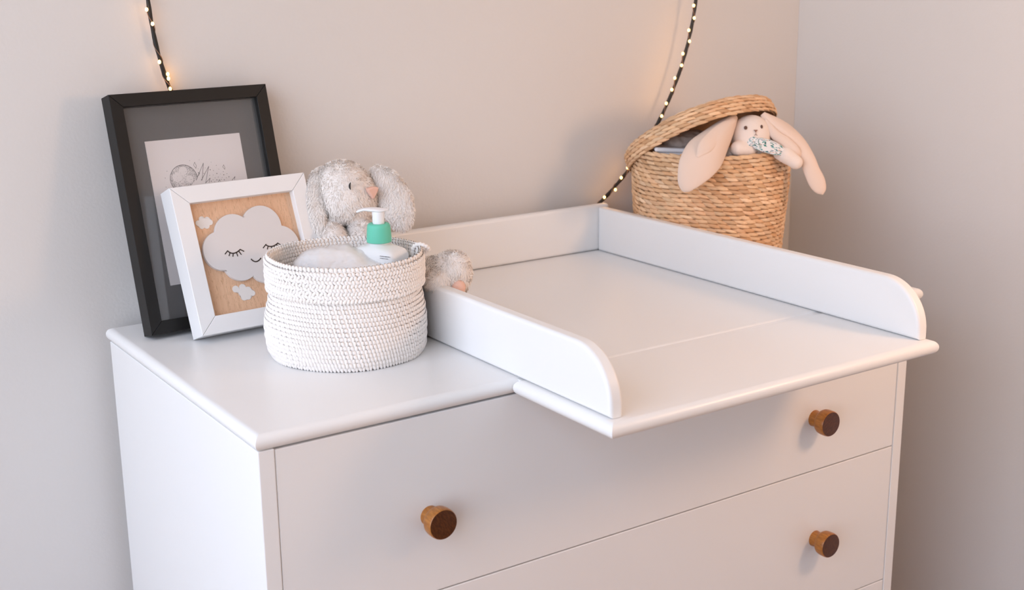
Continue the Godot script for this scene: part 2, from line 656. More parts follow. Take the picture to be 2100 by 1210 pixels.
func room() -> void:
	var T := 0.12
	var x0 := -1.05
	var z1 := 3.3
	var y1 := 1.75
	struct("floor", slab(Vector3(x0 - T, FLOOR_Y - T, BACK_Z - T), Vector3(SIDE_X + T, FLOOR_Y, z1 + T)), M.floor_wood, Vector3.ZERO, "wooden floor of the nursery", "floor")
	struct("ceiling", slab(Vector3(x0 - T, y1, BACK_Z - T), Vector3(SIDE_X + T, y1 + T, z1 + T)), M.ceiling_paint, Vector3.ZERO, "plain white ceiling of the nursery", "ceiling")
	struct("wall_back", slab(Vector3(x0 - T, FLOOR_Y, BACK_Z - T), Vector3(SIDE_X + T, y1, BACK_Z)), M.wall_paint, Vector3.ZERO, "plain pale beige wall behind the white dresser", "wall")
	struct("wall_right", slab(Vector3(SIDE_X, FLOOR_Y, BACK_Z), Vector3(SIDE_X + T, y1, z1)), M.wall_paint, Vector3.ZERO, "plain beige wall beside the woven lidded basket", "wall")
	struct("wall_front", slab(Vector3(x0 - T, FLOOR_Y, z1), Vector3(SIDE_X + T, y1, z1 + T)), M.wall_paint, Vector3.ZERO, "plain beige wall facing the dresser", "wall")
	# left wall with a window opening
	var wz0 := 0.15
	var wz1 := 2.25
	var wy0 := -0.40
	var wy1 := 1.60
	var g := Geo.new()
	for b in [[Vector3(x0 - T, FLOOR_Y, BACK_Z), Vector3(x0, y1, wz0)], [Vector3(x0 - T, FLOOR_Y, wz1), Vector3(x0, y1, z1)], [Vector3(x0 - T, FLOOR_Y, wz0), Vector3(x0, wy0, wz1)], [Vector3(x0 - T, wy1, wz0), Vector3(x0, y1, wz1)]]:
		g.rbox(b[1] - b[0], 0.0005, Transform3D(Basis(), (b[0] + b[1]) * 0.5), 1)
	struct("wall_left", g, M.wall_paint, Vector3.ZERO, "plain beige wall with the window opening", "wall")
	var win := Node3D.new()
	win.name = "window_1"
	add_child(win)
	win.set_meta("kind", "structure")
	win.set_meta("label", "wide white framed window in the left wall")
	win.set_meta("category", "window")
	var f := Geo.new()
	var xm := x0 - 0.06
	for b in [[wz0, wz0 + 0.05, wy0, wy1], [wz1 - 0.05, wz1, wy0, wy1]]:
		f.rbox(Vector3(0.05, b[3] - b[2], b[1] - b[0]), 0.004, Transform3D(Basis(), Vector3(xm, (b[2] + b[3]) / 2, (b[0] + b[1]) / 2)))
	for yy in [wy0 + 0.025, wy1 - 0.025]:
		f.rbox(Vector3(0.05, 0.05, wz1 - wz0 - 0.1), 0.004, Transform3D(Basis(), Vector3(xm, yy, (wz0 + wz1) / 2)))
	part("window_frame", f, M.white_paint, win)
	var gz := Geo.new()
	gz.rbox(Vector3(0.006, wy1 - wy0 - 0.1, wz1 - wz0 - 0.1), 0.0005, Transform3D(Basis(), Vector3(xm, (wy0 + wy1) / 2, (wz0 + wz1) / 2)), 1)
	part("pane", gz, M.window_glass, win)
	# the warm lamp near the right wall, outside the picture
	var lp := Vector3(1.09, 0.44, 1.18)
	var lamp := thing("floor_lamp", "slim black floor lamp with a glowing round globe by the right wall", "lamp", Vector3(lp.x, FLOOR_Y, lp.z))
	var b := Geo.new()
	b.lathe([Vector2(0, 0.0), Vector2(0.11, 0.0), Vector2(0.11, 0.0), Vector2(0.11, 0.012), Vector2(0.105, 0.016), Vector2(0.105, 0.016), Vector2(0.0, 0.018)], 40)
	part("base", b, M.lamp_metal, lamp)
	b = Geo.new()
	var top := lp.y - FLOOR_Y - 0.12
	b.lathe([Vector2(0.01, 0.017), Vector2(0.01, top), Vector2(0.028, top), Vector2(0.028, top + 0.012), Vector2(0.0, top + 0.012)], 24)
	part("pole", b, M.lamp_metal, lamp)
	b = Geo.new()
	b.ball(Transform3D(Basis().scaled(Vector3.ONE * 0.11), Vector3(0, lp.y - FLOOR_Y, 0)), 40, 24)
	part("lamp_globe", b, M.lamp_globe_glow, lamp)
	var ol := OmniLight3D.new()
	ol.name = "lamp_globe_light"
	ol.light_color = Color(1.0, 0.80, 0.63)
	ol.light_energy = 0.26
	ol.light_size = 0.10
	ol.omni_range = 10.0
	ol.omni_attenuation = 2.0
	ol.shadow_enabled = true
	lamp.add_child(ol)
	ol.position = Vector3(0, lp.y - FLOOR_Y, 0)

func knob_mesh() -> ArrayMesh:
	var xf := Transform3D(Basis(Vector3(1, 0, 0), PI / 2), Vector3.ZERO)   # y of the lathe becomes +z
	var g := Geo.new()
	g.lathe([Vector2(0.0118, 0.0), Vector2(0.0112, 0.004), Vector2(0.0108, 0.009), Vector2(0.0118, 0.0125), Vector2(0.0162, 0.0145), Vector2(0.0176, 0.017), Vector2(0.0182, 0.021), Vector2(0.0182, 0.027), Vector2(0.0178, 0.0298), Vector2(0.0170, 0.0308)], 40, xf)
	var m := g.mesh()
	m.surface_set_material(0, M.knob_wood)
	var e := Geo.new()
	e.lathe([Vector2(0.0170, 0.0308), Vector2(0.012, 0.0310), Vector2(0.006, 0.0311), Vector2(0.0, 0.0311)], 40, xf)
	var a: Array = []
	a.resize(Mesh.ARRAY_MAX)
	a[Mesh.ARRAY_VERTEX] = e.v
	a[Mesh.ARRAY_NORMAL] = e.n
	a[Mesh.ARRAY_TEX_UV] = e.uv
	a[Mesh.ARRAY_INDEX] = e.idx
	m.add_surface_from_arrays(Mesh.PRIMITIVE_TRIANGLES, a)
	m.surface_set_material(1, M.knob_end_grain)
	return m

# a board seen from above, with nosed edges that meet in mitres
func board(g: Geo, x0: float, x1: float, z0: float, z1: float, y0: float, y1: float) -> void:
	var p := PackedVector2Array([Vector2(x0, z0), Vector2(x1, z0), Vector2(x1, z1), Vector2(x0, z1)])
	g.extrude(p, y0, y1, (y1 - y0) * 0.49, Transform3D(Basis(Vector3(1, 0, 0), Vector3(0, 0, 1), Vector3(0, 1, 0)), Vector3.ZERO), 7, 50.0)

func dresser() -> void:
	var t := thing("dresser", "wide white painted dresser with brown wooden knobs", "dresser", Vector3(0, FLOOR_Y, 0))
	var up := -FLOOR_Y
	var g := Geo.new()
	# top board with rounded edges
	board(g, -0.0010, 1.0318, 0.0, 0.4985, up - 0.018, up)
	part("top_board", g, M.white_paint, t)
	for x in [0.0023, 0.9925]:
		g = Geo.new()
		g.rbox(Vector3(0.0182, up - 0.018, 0.4905), 0.0012, Transform3D(Basis(), Vector3(x + 0.0091, (up - 0.018) / 2, 0.24975)))
		part("side_panel", g, M.white_paint, t)
	g = Geo.new()
	g.rbox(Vector3(0.97, up - 0.10, 0.006), 0.001, Transform3D(Basis(), Vector3(0.5065, (up - 0.022) / 2 + 0.04, 0.012)))
	part("back_panel", g, M.white_paint, t)
	g = Geo.new()
	g.rbox(Vector3(0.97, 0.05, 0.018), 0.001, Transform3D(Basis(), Vector3(0.5065, 0.0251, 0.470)))
	part("plinth", g, M.white_paint, t)
	var km := knob_mesh()
	for k in 4:
		var y0 := up - 0.0196 - 0.2165 * k
		var hh := 0.2150
		g = Geo.new()
		g.rbox(Vector3(0.9702, hh, 0.018), 0.0012, Transform3D(Basis(), Vector3(0.5065, y0 - hh / 2, 0.4850)))
		# the drawer's box behind its front
		g.rbox(Vector3(0.94, hh - 0.06, 0.42), 0.001, Transform3D(Basis(), Vector3(0.5065, y0 - hh / 2 - 0.01, 0.2675)), 1)
		var d := part("drawer", g, M.white_paint, t)
		for spot in ([Vector2(0.2015, 0.1200), Vector2(0.8215, 0.1360)] if k == 0 else [Vector2(0.2080, 0.1030), Vector2(0.8350, 0.1050)]):
			var kb := MeshInstance3D.new()
			kb.name = "knob"
			kb.mesh = km
			d.add_child(kb, true)
			kb.position = Vector3(spot.x, y0 - spot.y, 0.4938)
			kb.rotation.z = 0.7 * k + spot.x * 3.0
			kb.set_meta("label", "round brown turned wooden knob with darker face")

func rail_outline() -> PackedVector2Array:
	# along the depth (x here = world z) and height
	var p := PackedVector2Array([Vector2(0.0165, 0.0), Vector2(0.667, 0.0), Vector2(0.667, 0.008)])
	for k in range(1, 17):
		var a := PI / 2 * k / 16
		p.append(Vector2(0.605 + 0.062 * cos(a), 0.010 + 0.062 * sin(a)))
	p.append(Vector2(0.0165, 0.072))
	return p

func changing_tray() -> void:
	var t := thing("changing_tray", "white wooden changing tray with raised rounded sides on the dresser", "changing table")
	# rails: outline in the (z, y) plane, extruded along x
	var ax := Basis(Vector3(0, 0, 1), Vector3(0, 1, 0), Vector3(-1, 0, 0))
	for x in [0.3395, 0.8275]:
		var g := Geo.new()
		g.extrude(rail_outline(), 0.0, 0.018, 0.0048, Transform3D(ax, Vector3(x, 0.0004, 0)), 4, 40.0)
		part("side_rail", g, M.white_paint, t)
	var b := Geo.new()
	b.rbox(Vector3(0.5215, 0.0760, 0.016), 0.0055, Transform3D(Basis(), Vector3(0.5745, 0.0384, 0.0082)), 4)
	part("back_rail", b, M.white_paint, t)
	b = Geo.new()
	board(b, 0.3125, 0.8325, 0.4995, 0.6818, -0.018, 0.0)
	# its back edge hugs the rounded front of the dresser's top
	var lip := PackedVector2Array()
	for k in 9:
		var a := deg_to_rad(lerpf(58.0, 8.0, k / 8.0))
		lip.append(Vector2(0.4897 + 0.0091 * cos(a), -0.0090 + 0.0091 * sin(a)))
	lip.append(Vector2(0.504, -0.0075))
	lip.append(Vector2(0.5065, -0.0012))
	b.extrude(lip, -0.250, 0.250, 0.0, Transform3D(ax, Vector3(0.5725, 0, 0)), 1, 30.0)
	part("front_shelf", b, M.white_paint, t)

# ---------------------------------------------------------------- picture frames
func frame_bars(t: Node3D, w: float, h: float, d: float, bw: float, m: Material, bev: float) -> void:
	var e := 0.00015
	for q in [[Vector2(0, 0), Vector2(w, 0), Vector2(w - bw, bw), Vector2(bw, bw)], [Vector2(w, 0), Vector2(w, h), Vector2(w - bw, h - bw), Vector2(w - bw, bw)], [Vector2(w, h), Vector2(0, h), Vector2(bw, h - bw), Vector2(w - bw, h - bw)], [Vector2(0, h), Vector2(0, 0), Vector2(bw, bw), Vector2(bw, h - bw)]]:
		var p := PackedVector2Array(q)
		var c := (p[0] + p[1] + p[2] + p[3]) / 4
		var along := (p[1] - p[0]).normalized()
		for k in 4:   # a hairline at each mitre
			p[k] -= along * signf((p[k] - c).dot(along)) * e
		var g := Geo.new()
		g.extrude(p, 0.0, d, bev, Transform3D(), 2, 20.0)
		part("frame_side", g, m, t)

func frame_basis(yaw: float, lean: float) -> Basis:
	var nh := Vector3(sin(yaw), 0, cos(yaw))
	var u := Vector3(cos(yaw), 0, -sin(yaw))
	return Basis(u, cos(lean) * Vector3.UP - sin(lean) * nh, cos(lean) * nh + sin(lean) * Vector3.UP)

func plate(w: float, h: float, d: float, at: Vector3) -> Geo:
	var g := Geo.new()
	g.extrude(PackedVector2Array([Vector2(0, 0), Vector2(w, 0), Vector2(w, h), Vector2(0, h)]), 0.0, d, 0.0, Transform3D(Basis(), at))
	return g

func black_frame() -> void:
	var w := 0.2195
	var h := 0.3092
	var t := thing("picture_frame", "tall black box frame with a moon drawing, leaning against the wall", "picture frame", Vector3(0.0271, 0.0004, 0.0735), frame_basis(0.0655, 0.2541))
	frame_bars(t, w, h, 0.027, 0.0165, M.black_frame_paint, 0.0007)
	var zm := 0.0065
	part("mat_board", plate(w - 0.030, h - 0.030, 0.003, Vector3(0.015, 0.015, zm - 0.003)), M.mat_board, t, Vector3.ZERO, "dark grey mat board")
	# the sheet: its corners seen in the picture, taken back to the mat's plane
	var inv := t.transform.affine_inverse()
	var pl := t.transform * Vector3(0, 0, zm + 0.001)
	var tl := inv * on_plane(295.4, 290.8, pl, t.transform.basis.z)
	var tr := inv * on_plane(490.7, 272.2, pl, t.transform.basis.z)
	var bl := inv * on_plane(351.0, 585.7, pl, t.transform.basis.z)
	var x0 := (tl.x + bl.x) / 2
	var y0 := bl.y
	var pw := tr.x - x0
	var ph := (tl.y + tr.y) / 2 - y0
	var N := 1024
	var k := N / pw          # texture pixels per metre
	var H := int(ph * k)
	var im := Image.create(N, H, false, Image.FORMAT_RGB8)
	im.fill(Color(0.895, 0.87, 0.865))
	var to := func(u: float, v: float) -> Vector2:
		var q := inv * on_plane(u, v, pl, t.transform.basis.z)
		return Vector2((q.x - x0) * k, (y0 + ph - q.y) * k)
	var z := func(a: float, b: float) -> Vector2:   # a point of the enlarged drawing
		return to.call(330.0 + a * 0.09048, 300.0 + b * 0.09048)
	var dark := Color(0.20, 0.18, 0.18)
	var dot := func(c: Vector2, r: float, col: Color) -> void:
		for yy in range(int(c.y - r), int(c.y + r) + 2):
			for xx in range(int(c.x - r), int(c.x + r) + 2):
				if xx >= 0 and yy >= 0 and xx < N and yy < H:
					var f := clampf(r + 0.5 - Vector2(xx, yy).distance_to(c), 0.0, 1.0)
					im.set_pixel(xx, yy, im.get_pixel(xx, yy).lerp(col, f))
	var line := func(a: Vector2, b: Vector2, r0: float, r1: float) -> void:
		var m := int(a.distance_to(b)) + 1
		for j in m + 1:
			dot.call(a.lerp(b, float(j) / m), lerpf(r0, r1, float(j) / m), dark)
	# the stippled moon, cut by a slanting edge
	var mc: Vector2 = z.call(525.0, 745.0)
	var mr := (29.6 / 1560.0) * k
	var ca: Vector2 = z.call(850.0, 660.0)
	var cb: Vector2 = z.call(700.0, 870.0)
	var cn := (cb - ca).orthogonal().normalized()
	if cn.dot(mc - ca) < 0:
		cn = -cn
	var rng := RandomNumberGenerator.new()
	rng.seed = 4
	var crat := [[z.call(500.0, 560.0), 0.30], [z.call(370.0, 700.0), 0.34], [z.call(655.0, 740.0), 0.26]]
	for j in 9000:
		var p := Vector2.from_angle(rng.randf() * TAU) * sqrt(rng.randf())
		var q := mc + p * mr
		if (q - ca).dot(cn) < 0:
			continue
		var pr := 0.22 + 0.75 * pow(p.length(), 4.0) + 0.45 * clampf(p.y, 0, 1) + 0.25 * clampf(p.x, 0, 1)
		for c in crat:
			if q.distance_to(c[0]) < c[1] * mr:
				pr *= 0.06
		if rng.randf() < pr * 0.55:
			dot.call(q, rng.randf_range(0.8, 1.9), dark)
	for j in 900:
		var q := mc + Vector2.from_angle(TAU * j / 900.0) * mr
		if (q - ca).dot(cn) > 0:
			dot.call(q, 2.0, dark)
	for seg in [[800, 765, 960, 380], [960, 380, 932, 770], [915, 770, 1080, 455], [1080, 455, 1012, 830], [1012, 830, 1112, 720], [1112, 720, 1090, 825], [1308, 800, 1325, 755], [1325, 755, 1350, 795], [1615, 765, 1676, 685], [1676, 685, 1668, 755], [850, 660, 880, 600]]:
		line.call(z.call(float(seg[0]), float(seg[1])), z.call(float(seg[2]), float(seg[3])), 2.6, 1.6)
	for s in [[770, 430, 30, 70], [1425, 470, 24, 52]]:
		var c4 := [z.call(s[0] - 8.0, s[1] - float(s[3])), z.call(s[0] + float(s[2]), s[1] + 8.0), z.call(s[0] + 22.0, s[1] + float(s[3])), z.call(s[0] - float(s[2]), s[1] + 0.0)]
		for j in 4:
			line.call(c4[j], c4[(j + 1) % 4], 1.6, 1.6)
	for s in [[650, 322, 1], [866, 306, 1], [1137, 358, 1], [1254, 432, 2], [1312, 518, 1], [843, 512, 1], [848, 600, 3], [970, 612, 2], [1003, 488, 1], [1114, 530, 3], [1190, 547, 2], [1267, 614, 3], [1350, 628, 1], [1413, 574, 2], [1423, 645, 3], [1495, 618, 2], [1103, 658, 2], [1184, 650, 1], [1227, 714, 2], [1299, 697, 2], [1387, 703, 1], [1482, 712, 2], [1541, 690, 3], [1268, 760, 3], [1182, 755, 2], [1368, 747, 2], [1435, 758, 3], [1140, 790, 3], [1216, 805, 2], [137, 563, 2], [97, 720, 2], [115, 922, 2]]:
		dot.call(z.call(float(s[0]), float(s[1])), 2.2 + 0.9 * s[2], dark if s[2] == 3 else Color(0.52, 0.49, 0.48))
	var pm := mat("moon_drawing", Color.WHITE, 0.8, 0.25)
	pm.albedo_texture = ImageTexture.create_from_image(im)
	var g := plate(pw, ph, 0.001, Vector3(x0, y0, zm))
	for j in g.uv.size():
		g.uv[j] = Vector2((g.v[j].x - x0) / pw, 1.0 - (g.v[j].y - y0) / ph)
	part("print", g, pm, t, Vector3.ZERO, "off-white sheet with a stippled moon and falling stars in black ink")
	part("glass", plate(w - 0.031, h - 0.031, 0.0016, Vector3(0.0155, 0.0155, 0.0175)), M.picture_glass, t)

func white_frame() -> void:
	var w := 0.1912
	var h := 0.1924
	var t := thing("picture_frame", "small square white frame with a sleeping cloud on light wood, propped against the black frame", "picture frame", Vector3(0.073, 0.0004, 0.1262), frame_basis(0.058, 0.375))
	frame_bars(t, w, h, 0.0331, 0.0225, M.white_frame_paint, 0.0009)
	var zb := 0.022
	part("wood_backing", plate(w - 0.042, h - 0.042, 0.004, Vector3(0.021, 0.021, zb - 0.004)), M.beech_veneer, t, Vector3.ZERO, "light beech veneer backing")
	var inv := t.transform.affine_inverse()
	var zc := zb + 0.0062
	var top := t.transform * Vector3(0, 0, zc)
	var flat := t.transform * Vector3(0, 0, zb)
	var nz := t.transform.basis.z
	var on := func(u: float, v: float, pl: Vector3) -> Vector2:
		var q := inv * on_plane(u, v, pl, nz)
		return Vector2(q.x, q.y)
	var cs: Array = []
	for q in [[517, 505, 0.030], [457, 514, 0.0262], [481, 479, 0.0262], [538, 463, 0.0275], [577, 502, 0.0265], [494, 538, 0.0240], [546, 543, 0.0240]]:
		cs.append(circle(on.call(float(q[0]), float(q[1]), top), q[2], 48))
	var g := Geo.new()
	g.extrude(union(cs), zb, zc, 0.0006, Transform3D(), 2, 25.0)
	var cloud := part("cloud", g, M.wooden_cloud_white, t, Vector3.ZERO, "raised white cloud with closed lashed eyes and a smile")
	var zz := func(a: float, b: float) -> Vector3:
		var q: Vector2 = on.call(190.0 + a * 0.24789, 430.0 + b * 0.24789, top)
		return Vector3(q.x, q.y, zc - 0.0001)
	var strokes := func(list: Array) -> Geo:
		var s := Geo.new()
		for q in list:
			var path := PackedVector3Array()
			var rad := PackedFloat32Array()
			var m: int = q.size() / 2
			if m == 2:
				for j in 5:
					path.append((zz.call(float(q[0]), float(q[1])) as Vector3).lerp(zz.call(float(q[2]), float(q[3])), j / 4.0))
					rad.append(0.00075)
			else:
				var a: Vector3 = zz.call(float(q[0]), float(q[1]))
				var b: Vector3 = zz.call(float(q[2]), float(q[3]))
				var d: Vector3 = zz.call(float(q[4]), float(q[5]))
				var cc := b * 2.0 - (a + d) * 0.5
				for j in 13:
					var f := j / 12.0
					path.append(a * (1 - f) * (1 - f) + cc * 2 * f * (1 - f) + d * f * f)
					rad.append(0.00085)
			s.tube(path, rad, 6)
		return s
	part("closed_eye", strokes.call([[1115, 340, 1165, 361, 1220, 330], [1095, 368, 1118, 338], [1128, 383, 1138, 352], [1160, 388, 1163, 358], [1200, 385, 1190, 355], [1230, 372, 1210, 345], [1252, 345, 1218, 328]]), M.ink, cloud)
	part("closed_eye", strokes.call([[1430, 290, 1480, 304, 1530, 278], [1410, 318, 1435, 285], [1445, 328, 1452, 298], [1478, 334, 1480, 303], [1510, 332, 1502, 300], [1543, 322, 1522, 290], [1562, 295, 1528, 275]]), M.ink, cloud)
	part("smile", strokes.call([[1310, 408, 1352, 430, 1392, 400]]), M.ink, cloud)
	for s in [[418.5, 457.0, 1.0, [[0, 0, 9], [-12, 1, 7.5], [-5, -7, 8], [6, -6, 8], [12, -1, 7.5], [5, 6, 8], [-5, 7, 7.5]]], [497.0, 600.0, 1.15, [[0, 0, 10], [-12, -6, 8], [-12, 7, 8], [0, -9, 8], [3, 8, 8], [10, -4, 8.5], [10, 7, 7.5], [18, 1, 6.5]]]]:
		var sm: Array = []
		for q in s[3]:
			sm.append(circle(on.call(s[0] + q[0] * s[2], s[1] + q[1] * s[2], flat), q[2] * s[2] / 1600.0 * 0.80, 24))
		g = Geo.new()
		g.extrude(union(sm), zb, zb + 0.0006, 0.0, Transform3D())
		part("small_cloud", g, M.white_print, t)

# ---------------------------------------------------------------- crocheted basket
func wobble(a: float, y: float) -> float:
	return 0.0014 * sin(2.0 * a + 0.7) + 0.0011 * sin(3.0 * a + 2.0 + y * 30.0) + 0.0006 * sin(7.0 * a + y * 60.0)

func stitch_row(N: int, rad: float, y: float, high: float, ph: float, out_tilt: float, slant: float) -> Geo:
	var g := Geo.new()
	var da := TAU / N
	for k in N:
		var jit := sin(k * 12.9898 + y * 7823.0) * 0.5 + 0.5
		var jit2 := sin(k * 78.233 + y * 3571.0) * 0.5 + 0.5
		var a := da * (k + ph + 0.16 * (jit - 0.5))
		var r := rad + wobble(a, y)
		var o := Vector3(cos(a), 0, sin(a))
		var tg := Vector3(-sin(a), 0, cos(a))
		var tilt := slant * (1.0 if k % 2 else 0.35) + 0.25 * (jit2 - 0.5)
		var upd := (Vector3.UP * cos(tilt) + tg * sin(tilt) + o * out_tilt).normalized()
		var sd := upd.cross(o).normalized()
		var b := Basis(sd * rad * da * (0.50 + 0.08 * jit2), upd * high * (0.72 + 0.08 * jit), o * (0.0017 + 0.0004 * jit))
		g.ball(Transform3D(b, o * (r + 0.0004 * jit) + Vector3.UP * (y + 0.0012 * sin(a * 2.0 + 1.0) * clampf(y / 0.1, 0, 1))), 6, 4)
	return g

func crochet_basket() -> void:
	var c := Vector3(0.2155, 0.0005, 0.2800)
	var t := thing("crochet_basket", "round white crocheted cotton basket with a folded cuff", "basket", c)
	var prof := func(y: float) -> float:
		if y < 0.012:
			return lerpf(0.0920, 0.0955, sin(y / 0.012 * PI / 2))
		if y < 0.035:
			return 0.0955 + 0.0010 * sin((y - 0.012) / 0.023 * PI * 0.5)
		return lerpf(0.0965, 0.0895, smoothstep(0.035, 0.085, y))
	# the cloth behind the stitches, outside and inside
	var g := Geo.new()
	var pts := PackedVector3Array()
	var ys := [0.003, 0.007, 0.012, 0.025, 0.04, 0.055, 0.07, 0.084]
	for y in ys:
		for s in 96:
			var a := TAU * s / 96
			var r: float = prof.call(y) + 0.0002 + wobble(a, y)
			pts.append(Vector3(cos(a) * r, y, sin(a) * r))
	for q in [[0.0928, 0.084], [0.0935, 0.1195], [0.0885, 0.120], [0.0850, 0.06], [0.084, 0.006], [0.0, 0.006]]:
		for s in 96:
			var a := TAU * s / 96
			var r: float = maxf(0.0, q[0] - 0.0002 + (wobble(a, q[1]) if q[0] > 0 else 0.0))
			pts.append(Vector3(cos(a) * r, q[1], sin(a) * r))
	g.grid(pts, ys.size() + 6, 96, true)
	g.lathe([Vector2(0.0, 0.002), Vector2(0.0920, 0.002), Vector2(0.0925, 0.004)], 64)
	part("lining", g, M.cotton_cord, t)
	var y := 0.0030
	var k := 0
	while y < 0.0845:
		part("stitch_row", stitch_row(136, prof.call(y), y, 0.0050, 0.37 * k, 0.12, 0.36), M.cotton_cord, t).set_meta("kind", "stuff")
		y += 0.00530
		k += 1
	y = 0.0855
	k = 0
	while y < 0.1205:
		var r := 0.0938 + 0.0008 * sin((y - 0.085) / 0.036 * PI)
		part("cuff_row", stitch_row(132, r, y, 0.0046, 0.5 * (k % 2), 0.05, 0.75 if k % 2 else -0.75), M.cotton_cord, t).set_meta("kind", "stuff")
		y += 0.00455
		k += 1
	for q in [[0.0915, 0.1224], [0.0886, 0.1208], [0.0880, 0.1165], [0.0877, 0.1128], [0.0874, 0.1090], [0.0868, 0.1040], [0.0863, 0.0990], [0.0859, 0.0940], [0.0856, 0.089], [0.0853, 0.084], [0.085, 0.079]]:
		var row := stitch_row(112, q[0], q[1], 0.0046, 0.3 * k, -0.1, 0.5)
		part("cuff_row", row, M.cotton_cord, t).set_meta("kind", "stuff")
		k += 1
	# hanging loop at the right of the rim
	var path := PackedVector3Array()
	var rad := PackedFloat32Array()
	var dl := depth_of(c + Vector3(0.085, 0.11, 0.02))
	for q in [[847, 548, 0.0], [846, 520, -0.004], [849, 506, -0.008], [860, 501, -0.012], [873, 505, -0.013], [879, 511, -0.010], [872, 516, -0.006], [862, 520, -0.004], [858, 535, 0.0]]:
		path.append(px(q[0], q[1], dl + q[2]) - c)
	var fine := PackedVector3Array()
	for j in path.size() - 1:
		for s in 6:
			fine.append(path[j].cubic_interpolate(path[j + 1], path[maxi(j - 1, 0)], path[mini(j + 2, path.size() - 1)], s / 6.0))
	for j in fine.size():
		rad.append(0.0026 + 0.0007 * sin(j * 2.1))
	g = Geo.new()
	g.tube(fine, rad, 8)
	part("hanging_loop", g, M.cotton_cord, t)

func bottle_and_cotton() -> void:
	var bc := px(777, 477, depth_of(Vector3(0.236, 0.165, 0.268)))   # middle of the teal collar
	var floor_y := 0.0075
	var face := (-Vector3(FWD.x, 0, FWD.z)).normalized().rotated(Vector3.UP, -0.55)
	var side := Vector3.UP.cross(face)
	var t := thing("pump_bottle", "white plastic pump bottle with a mint green collar in the crocheted basket", "bottle", Vector3(bc.x, floor_y, bc.z), Basis(side, Vector3.UP, face))
	var hc := bc.y - floor_y        # collar's middle above the base
	var g := Geo.new()
	var pts := PackedVector3Array()
	var rings := [[0.0, 0.0, 0.0], [0.024, 0.012, 0.0], [0.0325, 0.0195, 0.002], [0.0345, 0.0215, 0.006], [0.0345, 0.0215, hc - 0.034], [0.0340, 0.0210, hc - 0.0270], [0.0325, 0.0200, hc - 0.0225], [0.0290, 0.0180, hc - 0.0192], [0.0230, 0.0160, hc - 0.0168], [0.0165, 0.0145, hc - 0.0150], [0.0135, 0.0132, hc - 0.0138], [0.0125, 0.0125, hc - 0.0120], [0.0125, 0.0125, hc - 0.008]]
	for q in rings:
		var e := lerpf(0.38, 1.0, smoothstep(hc - 0.0195, hc - 0.0135, q[2]))
		for s in 56:
			var a := TAU * s / 56
			var x: float = signf(cos(a)) * pow(absf(cos(a)), e) * q[0]
			var zz: float = signf(sin(a)) * pow(absf(sin(a)), e) * q[1]
			pts.append(Vector3(x, q[2], zz))
	g.grid(pts, rings.size(), 56, true)
	part("body", g, M.bottle_plastic, t)
	g = Geo.new()
	var c0 := hc - 0.0112
	g.lathe([Vector2(0.0128, c0 + 0.0005), Vector2(0.0150, c0), Vector2(0.0154, c0 + 0.001), Vector2(0.0150, c0 + 0.009), Vector2(0.0143, c0 + 0.0185), Vector2(0.0137, c0 + 0.0212), Vector2(0.0124, c0 + 0.0226), Vector2(0.0088, c0 + 0.0232), Vector2(0.0080, c0 + 0.0225), Vector2(0.0076, c0 + 0.018)], 48)
	part("collar", g, M.teal_plastic, t, Vector3.ZERO, "mint green screw collar")
	g = Geo.new()
	var st := c0 + 0.0215
	g.lathe([Vector2(0.0070, st - 0.004), Vector2(0.0072, st), Vector2(0.0076, st + 0.014), Vector2(0.0074, st + 0.017)], 32)
	var pump := part("pump_head", g, M.pump_plastic, t)
	# spout: points to the left of the picture
	var inv := t.transform.basis.transposed()
	var lf := inv * (-RGT)
	lf.y = 0
	lf = lf.normalized()
	var sw := Vector3.UP.cross(lf)
	g = Geo.new()
	var yt := st + 0.0172
	g.limb([-lf * 0.0125 + Vector3.UP * (yt + 0.001), -lf * 0.004 + Vector3.UP * (yt + 0.0005), lf * 0.006 + Vector3.UP * (yt + 0.0012), lf * 0.017 + Vector3.UP * (yt + 0.0014), lf * 0.0245 + Vector3.UP * (yt - 0.0008), lf * 0.0265 + Vector3.UP * (yt - 0.0022)], [0.002, 0.0085, 0.0085, 0.0052, 0.0036, 0.0012], [0.0008, 0.0024, 0.0026, 0.0019, 0.0016, 0.0007], [sw, sw, sw, sw, sw, sw], 28, 20)
	part("spout", g, M.pump_plastic, pump)
	# two tiny printed lines, too small to read in the picture
	var rng := RandomNumberGenerator.new()
	rng.seed = 9
	g = Geo.new()
	var pt := t.transform.affine_inverse() * on_plane(779, 525, t.transform * Vector3(0, 0, 0.0215), t.transform.basis.z)
	for l in 2:
		var x := pt.x
		while x < pt.x + (0.0155 if l == 0 else 0.0125):
			var w := rng.randf_range(0.0006, 0.0012)
			g.rbox(Vector3(w, 0.0006 if rng.randf() < 0.7 else 0.0009, 0.0002), 0.00005, Transform3D(Basis(), Vector3(x + w / 2, pt.y - l * 0.0026, 0.02155)), 1)
			x += w + 0.0003
	part("small_print", g, M.label_print, t, Vector3.ZERO, "two tiny dark printed lines")
	# packet of cotton wool
	var d := depth_of(Vector3(0.20, 0.1, 0.27))
	var a0 := px(700, 548, d)
	var f := Field.new(Vector3(0.10, 0.01, 0.17), Vector3(0.32, 0.16, 0.38), 0.004)
	f.egg(px(660, 552, d), Vector3(0.034, 0.024, 0.030), Basis(Vector3.UP, -0.6), 0.012)
	f.egg(px(700, 542, d + 0.004), Vector3(0.034, 0.022, 0.030), Basis(Vector3.UP, -0.6), 0.012)
	f.egg(px(736, 565, d - 0.004), Vector3(0.034, 0.020, 0.028), Basis(Vector3.UP, -0.6), 0.012)
	f.egg(px(776, 575, d - 0.008), Vector3(0.026, 0.017, 0.022), Basis(Vector3.UP, -0.6), 0.010)
